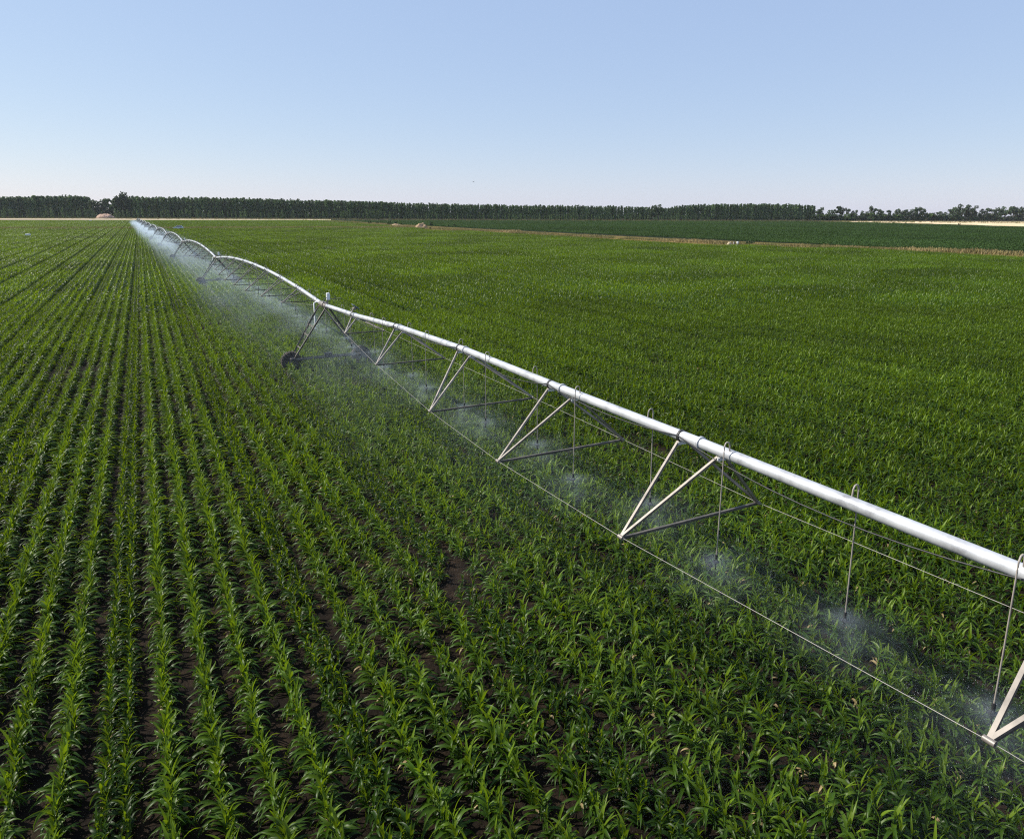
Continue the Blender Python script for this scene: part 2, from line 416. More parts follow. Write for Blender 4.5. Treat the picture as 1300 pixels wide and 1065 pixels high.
def patch(seed, wide):
    rp_ = random.Random(seed); V = []; Fq = []; T = []; n0 = 0
    kinds = {'full': [maize(random.Random(seed*50+i), 3, False, 9, 1.2, wide)[0] for i in range(6)],
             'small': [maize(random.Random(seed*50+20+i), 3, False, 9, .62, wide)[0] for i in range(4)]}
    arr = {k: [(np.array(b.v), np.array(b.f), np.array(b.c)) for b in L] for k, L in kinds.items()}
    for band in range(3):
        for kind, offs in (('full', STRONG), ('small', WEAK)):
            for off in offs:
                x0 = (band-1.5)*PERIOD + off
                if off < 0: pass
                y = -1.5*PERIOD
                while y < 1.5*PERIOD:
                    if rp_.random() > .05:
                        v, f, c = rp_.choice(arr[kind])
                        a = rp_.uniform(0, 6.283); s = rp_.uniform(.8, 1.15); ca, sa = math.cos(a)*s, math.sin(a)*s
                        w = np.stack([v[:, 0]*ca-v[:, 1]*sa+x0+rp_.gauss(0, .025), v[:, 0]*sa+v[:, 1]*ca+y, v[:, 2]*s], 1)
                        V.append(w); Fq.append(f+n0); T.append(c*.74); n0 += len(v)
                    y += (.17 if kind == 'full' else .16)*rp_.uniform(.8, 1.25)
    return np_mesh('maize_patch', np.concatenate(V), np.concatenate(Fq), M['maize'], np.concatenate(T))
NP = 6
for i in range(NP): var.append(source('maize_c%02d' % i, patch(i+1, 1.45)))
pts, idx, rot, scl = [], [], [], []
for dep, kind, x, y, s, rz, px in rest:
    pts.append((x, y, 0)); idx.append(rng.randrange(8) if kind == 'full' else 8+rng.randrange(4))
    rot.append((rng.gauss(0, .05), rng.gauss(0, .05), rz)); scl.append((s, s, s*rng.uniform(.92, 1.1)))
# field edge: maize stops at the verge on the right and at the track at the far end
edge = [ground(x, y) for x, y in ((-600, 278.4), (160, 279.6), (420, 280.2), (540, 292.4), (640, 297.6), (780, 305.6), (900, 312.2), (1050, 317.4), (1180, 322.2), (1310, 327.8), (1700, 348), (2600, 388))]
poly = [(-1500, -200)] + [(p[0], p[1]) for p in edge] + [(400, -200)]
def inside(x, y, poly):
    c = False; j = len(poly)-1
    for i in range(len(poly)):
        xi, yi = poly[i]; xj, yj = poly[j]
        if (yi > y) != (yj > y) and x < (xj-xi)*(y-yi)/(yj-yi)+xi: c = not c
        j = i
    return c
lane = [ground(0, 291.3), ground(540, 289.9)]          # a grassy crossing lane far out
S = 3*PERIOD
ca, sa = math.cos(ROW_ANG), math.sin(ROW_ANG)
for j in range(-3, 75):
    yc = j*S
    for i in range(-60, 60):
        # patch centre sits so that its rows fall on the global rows
        y = yc; x = ROW0 + i*S + S/2 + SLOPE*(y-Y00)
        px, py, d = pixel(np.array([[x, y, .3]])); d = d[0]
        if d < 30 or not (-700/d*40-120 < px[0] < 1420+700/d*40): continue
        if not inside(x, y, poly): continue
        # only whole patches beyond the single plants
        cd = [xx*fw[0]+yy*fw[1]-H*fw[2] for xx, yy in ((x-S/2, y-S/2), (x+S/2, y-S/2), (x-S/2, y+S/2), (x+S/2, y+S/2))]
        if max(cd) < NEARD: continue
        if min(cd) < NEARD:                            # the seam: plant by plant
            for b2 in range(3):
                for kind, offs in (('full', STRONG), ('small', WEAK)):
                    for off in offs:
                        yy = y - S/2 + rng.uniform(0, .15)
                        while yy < y+S/2:
                            xx = ROW0 + i*S + b2*PERIOD + off + SLOPE*(yy-Y00)
                            if xx*fw[0]+yy*fw[1]-H*fw[2] >= NEARD and rng.random() > .04:
                                s = rng.uniform(.8, 1.16)
                                pts.append((xx+rng.gauss(0, .022), yy, 0)); idx.append(rng.randrange(8) if kind == 'full' else 8+rng.randrange(4))
                                rot.append((rng.gauss(0, .05), rng.gauss(0, .05), rng.uniform(0, 6.28))); scl.append((s, s, s))
                            yy += (.135 if kind == 'full' else .14)*rng.uniform(.8, 1.25)
            continue
        t = (x-lane[0][0])/(lane[1][0]-lane[0][0]); ly = lane[0][1]+t*(lane[1][1]-lane[0][1])
        if abs(y-ly) < S*.5: continue
        flip = rng.random() < .5
        pts.append((x, y, 0)); idx.append(12+rng.randrange(NP))
        rot.append((0, 0, ROW_ANG)); scl.append((1, -1 if flip else 1, 1.0+.22*mnoise.noise(Vector((x*.02, y*.02, 3))) + rng.uniform(-.04, .04)))
scatter('maize_crop', pts, idx, rot, scl, var)
print('maize single', len(rest), 'points', len(pts))

# ------------------------------------------------------------------ the dark green crop beyond the verge
def bean_patch(seed):
    q = np.random.default_rng(seed); n = 2600; w = 12.4
    rows = q.integers(0, 25, n); x = (rows+.5)*.5-6.25+q.normal(0, .09, n); y = q.uniform(-w/2, w/2, n); z = q.uniform(.12, .5, n)
    az = q.uniform(0, 6.283, n); tl = q.normal(0, .45, n); s = q.uniform(.09, .2, n)
    e1 = np.stack([np.cos(az), np.sin(az), np.sin(tl)], 1)*s[:, None]; e2 = np.stack([-np.sin(az), np.cos(az), q.normal(0, .4, n)], 1)*s[:, None]
    c = np.stack([x, y, z], 1)
    v = np.stack([c-e1, c-e2*.7, c+e1, c+e2*.7], 1).reshape(-1, 3)
    return np_mesh('bean_patch', v, np.arange(4*n).reshape(-1, 4), M['bean'], np.repeat(np.clip(q.normal(.5, .25, n), 0, 1), 4))
bpoly = [tuple(g(x, y)) for x, y in ((420, 280.0), (560, 287.9), (640, 292.0), (780, 299.2), (900, 304.8), (1050, 310.8), (1180, 316.0), (1310, 320.8), (1700, 337.5), (1700, 304), (1300, 288.6), (1180, 284.9), (1060, 281.9), (1000, 281.1), (640, 280.0))]
bx = [p[0] for p in bpoly]; by = [p[1] for p in bpoly]
sheet('bean_field', bpoly, .008, surf('bean_soil', [(.012, .022, .010), (.03, .035, .018)], .1, .9, .05, 3, spec=.02))
bp, bi, br, bs = [], [], [], []
x = min(bx)
while x < max(bx):
    y = min(by)
    while y < max(by):
        px, py, d = pixel(np.array([[x, y, .3]]))
        if d[0] > 20 and px[0] < 1400 and inside(x, y, bpoly):
            bp.append((x, y, 0)); bi.append(rng.randrange(3)); br.append((0, 0, ROW_ANG+math.pi/2*0+rng.choice((0, math.pi)))); bs.append((1, 1, rng.uniform(.85, 1.15)))
        y += 12.2
    x += 12.2
scatter('bean_crop', bp, bi, br, bs, [source('bean_%02d' % i, bean_patch(i+3)) for i in range(3)])

# ------------------------------------------------------------------ dry grass of the verge and of the lane: one object
def tufts(name, spots, seed):
    q = np.random.default_rng(seed); V = []; T = []
    for (x, y, h, w, t) in spots:
        n = 7
        az = q.uniform(0, 6.283, n); l = q.uniform(.1, .6, n)*h
        b0 = np.stack([x+q.normal(0, w, n), y+q.normal(0, w, n), np.zeros(n)], 1)
        tip = b0 + np.stack([np.cos(az)*l, np.sin(az)*l, h*q.uniform(.6, 1.1, n)], 1)
        sd_ = np.stack([-np.sin(az), np.cos(az), np.zeros(n)], 1)*h*.14
        V.append(np.stack([b0-sd_, b0+sd_, tip+sd_*.25, tip-sd_*.25], 1).reshape(-1, 3)); T.append(np.repeat(np.clip(t+q.normal(0, .15, n), 0, 1), 4))
    v = np.concatenate(V)
    return prop(link(name, np_mesh(name, v, np.arange(len(v)).reshape(-1, 4), M['drygrass'], np.concatenate(T))), kind='stuff')
spots = []
line = [ground(x, y) for x, y in ((420, 281.5), (540, 290.0), (640, 294.8), (780, 302.4), (900, 308.6), (1050, 314.2), (1180, 319.2), (1310, 324.3), (1700, 342.5))]
for a, b_ in zip(line[:-1], line[1:]):
    L = math.dist(a, b_); n = int(L*16)
    for k in range(n):
        t = rng.random(); x = a[0]+(b_[0]-a[0])*t; y = a[1]+(b_[1]-a[1])*t
        wdt = (math.hypot(x, y))*.028
        o_ = rng.gauss(0, wdt*.55)
        nn = mnoise.noise(Vector((x*.045, y*.045, 2))); n3 = mnoise.noise(Vector((x*.16, y*.16, 5)))
        if nn+n3*.6 < -.45: continue
        spots.append((x+o_*.75, y+o_*.66, rng.uniform(.25, .7)*(1.2+nn), .35, .45+.6*nn+.35*n3))
for k in range(5000):
    x = rng.uniform(lane[0][0]-60, lane[1][0]); t = (x-lane[0][0])/(lane[1][0]-lane[0][0]); y = lane[0][1]+t*(lane[1][1]-lane[0][1])+rng.uniform(-7, 7)
    spots.append((x, y, rng.uniform(.75, 1.2), .5, .55+rng.uniform(-.2, .25)))
for k in range(2600):
    px = rng.uniform(-30, 1340); y0 = horizon(px)
    p = ground(px, y0+rng.uniform(8.2, 9.8) + (1.2 if px > 450 else 0))
    spots.append((p[0], p[1], rng.uniform(.5, 1.6), 1.0, rng.uniform(-.2, .35)))
tufts('dry_grass', spots, 4)

# ------------------------------------------------------------------ trees
def crown_quads(q, n, centre_fn, size):
    c = centre_fn(n)
    a = q.normal(0, 1, (n, 3)); a /= np.linalg.norm(a, axis=1)[:, None]
    b_ = q.normal(0, 1, (n, 3)); b_ -= a*(a*b_).sum(1)[:, None]; b_ /= np.linalg.norm(b_, axis=1)[:, None]
    s = (size*q.uniform(.55, 1.35, n))[:, None]
    return np.stack([c-a*s, c-b_*s*.75, c+a*s, c+b_*s*.75], 1).reshape(-1, 3)
def poplar(seed, n=620, size=.52, base=.03, width=.13, top=1.0):
    q = np.random.default_rng(seed); Ht = 20.0
    k = 26; hz = q.uniform(base, .97, k); az = q.uniform(0, 6.283, k)
    def prof(t): return width*Ht*np.clip(np.minimum((t-base+.06)*5, 1.0), .2, 1)*np.sqrt(np.clip(1.02-t, 0, 1))*1.25
    def fn(n):
        j = q.integers(0, k, n); z = hz[j]+q.normal(0, .022, n); r = prof(hz[j])*q.uniform(.35, 1.0, k)[j]
        return np.stack([np.cos(az[j])*r+q.normal(0, .5, n), np.sin(az[j])*r+q.normal(0, .5, n), z*Ht], 1)
    def core(n):
        z = q.uniform(base, 1.0, n); a = q.uniform(0, 6.283, n); r = prof(z)*np.sqrt(q.uniform(0, 1, n))*.75
        return np.stack([np.cos(a)*r, np.sin(a)*r, z*Ht], 1)
    v = np.concatenate([crown_quads(q, int(n*.62), fn, size), crown_quads(q, int(n*.38), core, size)])
    t = np.repeat(np.clip(q.normal(.5, .28, len(v)//4), 0, 1), 4)
    return v, t
def broadleaf(seed, n=800, size=.55, spread=.42, base=.22, flat=1.0, Ht=12.0):
    q = np.random.default_rng(seed); k = 16
    cz = q.uniform(base+.1, .88, k); az = q.uniform(0, 6.283, k)
    rad = spread*Ht*np.sqrt(np.clip(1-((cz-.55)/.5)**2, .05, 1))*q.uniform(.25, .85, k)
    cl = np.stack([np.cos(az)*rad, np.sin(az)*rad, cz*Ht], 1); sz = q.uniform(.09, .17, k)*Ht
    def fn(n):
        j = q.integers(0, k, n); d = q.normal(0, 1, (n, 3)); d /= np.linalg.norm(d, axis=1)[:, None]
        return cl[j] + d*(sz[j]*q.uniform(.45, 1.05, n))[:, None]*np.array([1, 1, .8])
    v = crown_quads(q, n, fn, size); t = np.repeat(np.clip(q.normal(.5, .28, len(v)//4), 0, 1), 4)
    return v, t, cl, Ht
def quadmesh(name, v, t, mat): return np_mesh(name, v, np.arange(len(v)).reshape(-1, 4), mat, t)
pop_crowns = [quadmesh('crown', *poplar(i), M['poplar']) for i in range(7)]
sap_crowns = [quadmesh('crown', *poplar(50+i, 320, .62, .02, .15), M['sapling']) for i in range(5)]
tb = MB(); tb.tube([(0, 0, -.2), (.05, .03, 5), (0, 0, 12), (.1, 0, 18.5)], [.24, .18, .11, .03], 7); pop_trunk = tb.mesh('trunk', M['bark'])
br_list = []
for i in range(6):
    v, t, cl, Ht = broadleaf(300+i, spread=(.42, .5, .36, .46, .55, .4)[i], base=(.2, .12, .25, .1, .3, .15)[i])
    tb = MB(); tb.tube([(0, 0, -.3), (.1, 0, Ht*.22), (0, .1, Ht*.45), (0, 0, Ht*.7)], [.36, .28, .18, .06], 7)
    for c in cl[::2]: tb.tube([(0, 0, Ht*.2+c[2]*.15), (c[0]*.5, c[1]*.5, c[2]*.72), tuple(c)], [.14, .09, .03], 5)
    br_list.append((quadmesh('crown', v, t, M['broad']), tb.mesh('trunk', M['bark'])))
sh_list = []
for i in range(5):
    q = np.random.default_rng(70+i); v, t, cl, Ht = broadleaf(400+i, 420, .30, .62, -.05, Ht=3.0)
    tb = MB()
    for c in cl[::3]: tb.tube([(0, 0, -.1), (c[0]*.4, c[1]*.4, c[2]*.5), tuple(c)], [.06, .04, .015], 5)
    sh_list.append((quadmesh('foliage', v, t, M['broad']), quadmesh('foliage', v, t, M['sapling']), tb.mesh('stem', M['bark'])))
tr = random.Random(21)
def tree(name, px, basey, topy, crown, trunk, meshH, label, cat, group, part=('crown', 'trunk'), wide=1.0, dist=None):
    p = ground(px, basey); d = p@fw + H*-fw[2]*1.0
    h = (basey-topy)*d/F
    o = empty(name, (p[0], p[1], 0), tr.uniform(0, 6.28)); s = h/meshH
    o.scale = (s*wide, s*wide, s)
    prop(o, label, cat, group)
    link(part[0], crown, o); link(part[1], trunk, o)
    return o
TOPS = ((-40, 251), (0, 251), (40, 250.5), (88, 249.3), (112, 250.5), (123, 252), (150, 252), (165, 250.6), (250, 251.6), (330, 253), (400, 254.8), (480, 256.6), (520, 258.2), (600, 260.2), (700, 261.2), (765, 262), (800, 262.6), (845, 264), (870, 260.8), (900, 260), (950, 259.4), (1000, 260), (1030, 261))
def lerp(tab, x):
    for (a, ya), (b_, yb) in zip(tab[:-1], tab[1:]):
        if a <= x <= b_: return ya+(yb-ya)*(x-a)/(b_-a)
    return tab[0][1] if x < tab[0][0] else tab[-1][1]
BASES = ((-40, 276.4), (160, 276.8), (420, 278.0), (640, 279.2), (1040, 280.0), (1400, 279.8))
px = -24.0; npop = 0
while px < 1032 and npop < 285:
    if not (116 < px < 149):
        tree('poplar', px, lerp(BASES, px)-.25, lerp(TOPS, px)+tr.choice((0, 0, .4, .8, 1.4, 2.2))+tr.gauss(0, .5), tr.choice(pop_crowns), pop_trunk, 20.0,
             'slender dark green poplar in the front row of the plantation behind the fields', 'tree', 'poplars along the front of the plantation', wide=tr.uniform(.85, 1.15)*(1.3 if px < 250 else 1.15 if px < 500 else 1.0))
        npop += 1
    px += tr.uniform(4.4, 6.4) if px < 250 else tr.uniform(3.4, 5.2) if px < 500 else tr.uniform(2.8, 4.2)
# the plantation behind that row: one mass
V = []; T = []
raw = [poplar(20+i, 260, .85) for i in range(5)]
for row in range(1, 6):
    px = -40.0
    while px < 1034:
        if row > 1 or not (118 < px < 147):
            by_ = lerp(BASES, px)-.25-.42*row; p = ground(px+tr.uniform(-1, 1), by_); d = p@fw - H*fw[2]
            h = (by_-((lerp(TOPS, px) if not 118 < px < 147 else 262.5)+tr.gauss(1.0, .8)))*d/F; s = h/20
            v, t = raw[tr.randrange(5)]; a = tr.uniform(0, 6.28); ca_, sa_ = math.cos(a), math.sin(a)
            V.append(np.stack([(v[:, 0]*ca_-v[:, 1]*sa_)*s+p[0], (v[:, 0]*sa_+v[:, 1]*ca_)*s+p[1], v[:, 2]*s], 1)); T.append(t)
        px += tr.uniform(3.5, 5.0)
prop(link('poplar_wood', quadmesh('poplar_wood', np.concatenate(V), np.concatenate(T), M['poplar'])), kind='stuff')
# young trees along the wood's edge
px = -15.0; n = 0
while px < 1030 and n < 220:
    if not (124 < px < 147):
        b_ = lerp(BASES, px)+.15; hpx = tr.uniform(5.5, 12.5)*(1.0 if px < 500 else .72)
        tree('young_poplar', px, b_, b_-hpx, tr.choice(sap_crowns), pop_trunk, 20.0, 'short pale green young tree at the foot of the poplar plantation', 'tree', 'young trees at the foot of the plantation', wide=tr.uniform(.8, 1.3))
        n += 1
    px += tr.choice((2.6, 3.4, 5.0, 6.5))
# broad trees one can tell apart (column, base row, top row, width factor, which)
BT = [(121, 276.2, 254.5, 1.0, 1, 'dark rounded tree on the left of the gap in the wood'),
      (134, 276.2, 251.2, .95, 0, 'tall dark tree with an uneven top right above the earth heap'),
      (140, 276.2, 258, .9, 3, 'lower dark tree filling the gap in the wood beside the taller one'),
      (157, 276.6, 246.2, .72, 2, 'tallest tree of the left wood standing just right of the gap'),
      (149, 276.6, 253.5, .8, 0, 'round tree at the right edge of the gap in the wood'),
      (836, 280, 259.3, .8, 4, 'single taller round tree rising over the low middle of the wood'),
      (829, 280, 261.8, .9, 1, 'small round tree just left of the taller one over the middle wood'),
      (1041, 280, 264.3, .7, 2, 'narrow dark tree just right of the end of the plantation'),
      (1036, 280, 267.5, .9, 3, 'low tree touching the right end of the plantation'),
      (1054, 280, 266.2, 1.1, 1, 'broad rounded tree at the foot of the tall pale one right of the plantation'),
      (1066, 280, 261.2, .85, 0, 'tall greyish tree with a flat top, first big one right of the plantation'),
      (1076, 280, 265, .9, 3, 'mid sized tree right beside the tall grey tree'),
      (1083, 280, 267, 1.0, 1, 'low rounded tree where the tree belt dips, left of the stubble field'),
      (1096, 280, 267.8, 1.1, 4, 'low spreading tree left of the twin topped tree'),
      (1106, 280, 263, .8, 2, 'twin topped tree above the left end of the stubble field'),
      (1117, 280, 265.3, 1.0, 0, 'round tree right of the twin topped tree'),
      (1127, 280, 266.5, 1.0, 3, 'second round tree right of the twin topped tree'),
      (1137, 280, 265.4, .9, 1, 'upright tree left of the long even clump'),
      (1146, 280, 266.2, 1.0, 0, 'first tree of the long even clump above the stubble'),
      (1155, 280, 265.2, 1.0, 4, 'second tree of the long even clump above the stubble'),
      (1163, 280, 264, .95, 2, 'third and tallest tree of the long even clump above the stubble'),
      (1171, 280, 264.4, 1.0, 1, 'last tree of the long even clump above the stubble'),
      (1185, 280, 269.4, 1.4, 3, 'low flat tree in the dip of the belt above the stubble'),
      (1197, 280, 268.8, 1.4, 1, 'low flat tree left of the pointed one above the stubble'),
      (1208, 280, 264.2, .9, 2, 'pointed dark tree left of the pair of tall open trees'),
      (1220, 280, 259.3, .95, 4, 'left one of the pair of tall open crowned trees'),
      (1230, 280, 260.0, .95, 4, 'right one of the pair of tall open crowned trees'),
      (1236, 280, 266.8, 1.0, 0, 'small tree at the right foot of the tall open pair'),
      (1247, 280, 264.6, 1.1, 1, 'left half of the dark rounded clump right of the open pair'),
      (1258, 280, 264.8, 1.2, 3, 'right half of the dark rounded clump right of the open pair'),
      (1266, 280, 264.6, .8, 2, 'thin tree between the dark clump and the pale trees'),
      (1275, 280, 262.2, 1.0, 4, 'pale open tree, first of the row at the right edge'),
      (1286, 280, 261.4, 1.0, 0, 'pale open tree, second of the row at the right edge'),
      (1297, 280, 261.8, 1.0, 4, 'pale open tree, last of the row at the right edge')]
for px, b_, t_, w_, k, lab in BT:
    cr, tk = br_list[k]
    tree('broadleaf_tree', px, b_, t_, cr, tk, 12.0*.97, lab, 'tree', 'trees one can tell apart in the far tree belt', wide=w_)
px = 1034.0
while px < 1312:
    b_ = lerp(BASES, px)+.1; f1, f2, stm = tr.choice(sh_list)
    tree('shrub', px, b_, b_-tr.uniform(5.5, 9.5), tr.choice((f1, f2, f2)), stm, 3.0, 'round shrub in the hedge below the tree belt on the right', 'shrub', 'shrubs in the hedge below the right tree belt', ('foliage', 'stem'), wide=tr.uniform(.9, 1.4))
    px += tr.uniform(2.6, 5.2)
SH = [(470, 284.6, 279.4, 1.0, 1, 'pale rounded bush at the near corner of the dark crop'), (479, 284.4, 280.8, 1.1, 1, 'low pale bush right beside the pale rounded one'),
      (494, 285.4, 279.6, 1.1, 0, 'dark bush left of the small straw coloured heap'), (503, 285.0, 281.0, 1.3, 0, 'low dark bush behind the small straw coloured heap'), (510, 285.6, 280.4, .9, 1, 'greyish bush right of the small straw coloured heap'),
      (548, 287.0, 281.6, .9, 0, 'dark cone shaped bush at the right of the big earth heap'), (546, 291.2, 288.4, .8, 0, 'tiny dark bush in front of the cone shaped bush'),
      (568, 288.0, 283.6, 1.1, 1, 'pale low bush in the dark crop, left one of two'), (577, 288.2, 284.2, 1.2, 1, 'pale low bush in the dark crop, right one of two'),
      (949, 310.6, 305.2, 1.5, 0, 'dark low bush on the verge right of the drums'), (956, 310.8, 306.8, 1.6, 0, 'flat dark weeds on the verge beside the dark low bush'),
      (1218, 286.4, 283.8, 1.5, 0, 'single low bush at the edge of the stubble field'), (1150, 284.2, 282.4, 1.6, 0, 'flat bush on the line between stubble and dark crop'),
      (1134, 283.6, 282.0, 1.6, 1, 'small weed clump at the left end of the stubble line'), (524, 290.4, 288.4, 1.0, 0, 'tiny bush left of the big earth heap'), (1105, 315.6, 312.2, 1.4, 1, 'green weed clump on the verge in the right half')]
for px, b_, t_, w_, k, lab in SH:
    tree('bush', px, b_, t_, sh_list[int(px) % 5][k], sh_list[int(px) % 5][2], 3.0, lab, 'bush', None, ('foliage', 'stem'), wide=w_)

# ------------------------------------------------------------------ heaps
def heap(px, py, wpx, hpx, mat, label, seed):
    p = ground(px, py); d = p@fw-H*fw[2]; w = wpx*d/F/2; h = hpx*d/F
    nu, nv = 44, 26; V = []; Fq = []
    for j in range(nv+1):
        for i in range(nu+1):
            a = -1+2*i/nu; b_ = -1+2*j/nv; r2 = math.sqrt(a*a+b_*b_)
            z = max(0, 1-r2**2.6)*(1+.55*mnoise.noise(Vector((a*2.2+seed, b_*2.2, 1)))+.2*mnoise.noise(Vector((a*7, b_*7+seed, 4))))
            V.append((a*w, b_*w*.55, z*h*1.15-.02))
    for j in range(nv):
        for i in range(nu): k = j*(nu+1)+i; Fq.append((k, k+1, k+nu+2, k+nu+1))
    me = np_mesh('earth_heap', V, Fq, mat); me.polygons.foreach_set('use_smooth', [True]*len(Fq))
    o = link('earth_heap', me); o.location = (p[0], p[1], 0); o.rotation_euler = (0, 0, -YAW)
    return prop(o, label, 'heap')
heap(134, 277.0, 24, 4.6, M['sand'], 'pinkish sandy heap in the gap of the left wood', 1)
heap(535, 290.2, 19, 4.8, M['earth'], 'large tan earth heap at the corner of the maize field', 5)
heap(503, 286.8, 14, 2.0, M['earth'], 'small straw coloured heap left of the large earth heap', 9)
heap(926, 311.6, 8, 3.6, M['track'], 'pale sandy heap on the verge left of the drums', 12)

# ------------------------------------------------------------------ drums on the verge
def drum(px, py, mat, label, h=.95, tilt=0):
    p = ground(px, py); o = empty('drum', (p[0], p[1], 0), .4); o.rotation_euler = (tilt, 0, .4)
    b = MB(); b.tube([(0, 0, 0), (0, 0, h*.32), (0, 0, h*.34), (0, 0, h*.36), (0, 0, h*.64), (0, 0, h*.66), (0, 0, h*.68), (0, 0, h)], [.3, .3, .325, .3, .3, .325, .3, .3], 20); b.build('body', mat, o)
    b = MB(); b.tube([(0, 0, h+.004), (0, 0, h+.04)], [.315, .315], 20); b.build('lid', M['black'], o)
    return prop(o, label, 'drum', 'drums on the verge')
drum(936.2, 310.6, M['white'], 'bright white drum on the verge, right one of two'); drum(931.6, 310.8, M['steel'], 'grey drum on the verge beside the pale heap', .85)

# ------------------------------------------------------------------ white field boxes in the maize
def field_box(px, py, w, h, label):
    p = ground(px, py); o = empty('field_box', (p[0], p[1], 0), R(-35))
    b = MB(); b.box((0, 0, .55+h/2), (w/2, w*.3, h/2), bevel=.03); b.build('body', M['white'], o)
    b = MB(); b.box((0, 0, .56+h+.025), (w/2+.03, w*.3+.03, .025), bevel=.015); b.build('lid', M['white'], o)
    for sx in (-1, 1):
        for sy in (-1, 1):
            b = MB(); b.box((sx*(w/2-.06), sy*(w*.3-.06), .272), (.03, .03, .274)); b.build('leg', M['steel'], o)
    return prop(o, label, 'box')
field_box(36, 301.2, 1.45, .62, 'white box on legs standing in the maize at the far left')
field_box(115, 281.4, 1.9, .8, 'tiny white box by the far edge of the maize under the wood')

# ------------------------------------------------------------------ car
def car(px, py, rz, label):
    p = ground(px, py); o = empty('parked_car', (p[0], p[1], 0), rz); prop(o, label, 'car'); o.scale = (1.12, 1.12, 1.4)
    prof = [(-2.15, .35), (-2.2, .75), (-2.05, .95), (-1.95, 1.0), (-1.45, 1.48), (-.2, 1.52), (.45, 1.42), (1.05, 1.0), (1.95, .86), (2.2, .68), (2.2, .35)]
    lower = [(-2.15, .35), (-2.2, .75), (-2.05, .95), (-1.95, .98), (1.05, .98), (1.95, .86), (2.2, .68), (2.2, .35)]
    def extr(b, pr, w0, w1):
        n = len(pr); v = [(x, -w0 if z < 1 else -w1, z) for x, z in pr]+[(x, w0 if z < 1 else w1, z) for x, z in pr]
        b.add(v, [tuple(range(n))[::-1], tuple(range(n, 2*n))]+[(k, (k+1) % n, n+(k+1) % n, n+k) for k in range(n)])
    b = MB(); extr(b, lower, .88, .88); bd = b.build('body', M['carpaint'], o)
    b = MB(); n4 = [(-1.93, .985), (-1.45, 1.44), (.4, 1.4), (1.0, .985)]
    v = [(x, s*(.82 if z < 1 else .66), z) for s in (-1, 1) for x, z in n4]
    b.add(v, [(3, 2, 1, 0), (4, 5, 6, 7), (0, 1, 5, 4), (2, 3, 7, 6), (1, 2, 6, 5)]); b.build('window', M['glass'], o)
    b = MB(); b.box((-.52, 0, 1.46), (.95, .67, .03), bevel=.015); b.build('roof', M['carpaint'], o)
    for s in (-1, 1):
        b = MB()
        for x0, z0, x1, z1 in ((-1.95, .98, -1.45, 1.45), (-.55, .98, -.5, 1.45), (1.02, .98, .42, 1.43)): b.tube([(x0, s*.835, z0), (x1, s*.675, z1)], .035, 6)
        b.build('pillar', M['carpaint'], o)
    for x in (-1.35, 1.35):
        for s in (-1, 1):
            b = MB(); b.tube([(x, s*.72, .33), (x, s*.9, .33)], .33, 18); w = b.build('wheel', M['tyre'], o)
            b = MB(); b.tube([(x, s*.9, .33), (x, s*.915, .33)], .2, 14); b.build('rim', M['steel'], w)
    for s in (-1, 1):
        b = MB(); b.box((2.19, s*.62, .7), (.04, .16, .07), bevel=.02); b.build('headlight', M['white'], o)
    return o
car(226.5, 291.6, math.pi-YAW+.25, 'silver car parked in the maize to the right of the far irrigation spans')

# ------------------------------------------------------------------ bird
bo = link('bird', None)
b = MB(); b.tube([(-.2, 0, 0), (-.1, 0, 0), (.05, 0, .01), (.16, 0, .02), (.22, 0, .02)], [.01, .04, .055, .035, .01], 8); bdy = b.mesh('body', M['bird'])
d = fw + (601-CX)/F*rt - (231-CY)/F*up; bo.location = tuple(np.array([0, 0, H])+d*150); bo.rotation_euler = (0, 0, .6)
link('body', bdy, bo)
for s in (-1, 1):
    b = MB()
    for z in (0, .012):
        b.add([(.08, s*.03, z), (.1, s*.25, .09+z), (.0, s*.48, .05+z), (-.06, s*.25, .08+z), (-.07, s*.03, z)], [(0, 1, 2, 3, 4)])
    b.f += [(k, (k+1) % 5, 5+(k+1) % 5, 5+k) for k in range(5)]; b.smooth += [False]*5
    b.build('wing', M['bird'], bo)
prop(bo, 'small dark bird flying high over the middle of the wood', 'bird')

# ------------------------------------------------------------------ centre pivot irrigator: towers and spans
XM = 10.17; T1 = 42.9; SPAN = 56.2; ZTS = {1: 3.82}
def zt(k): return ZTS.get(k, 3.52)
def tower_y(k): return T1 + (k-1)*SPAN                 # tower 0 stands behind the camera
random_y = random.Random(3)
def wheel(parent, x, y):
    b = MB()
    b.tube([(x, y-.2, .56), (x, y-.17, .56), (x, y+.17, .56), (x, y+.2, .56)], [.45, .56, .56, .45], 32)
    for k in range(22):                                # lugs
        a = 2*math.pi*k/22; c, s_ = math.cos(a), math.sin(a)
        for q in (-1, 1):
            Mx = np.array([[c, s_*.35*q, -s_], [0, 1, 0], [s_, -c*.35*q, c]])
            b.box((x+c*.575, y+q*.09, .56+s_*.575), (.03, .1, .035), Mx)
    w = b.build('wheel', M['tyre'], parent)
    b = MB(); b.tube([(x, y-.215, .56), (x, y-.203, .56)], .29, 20); b.tube([(x, y+.203, .56), (x, y+.215, .56)], .29, 20); b.tube([(x, y-.3, .56), (x, y+.3, .56)], .1, 12)
    b.build('rim', M['bark'], w)
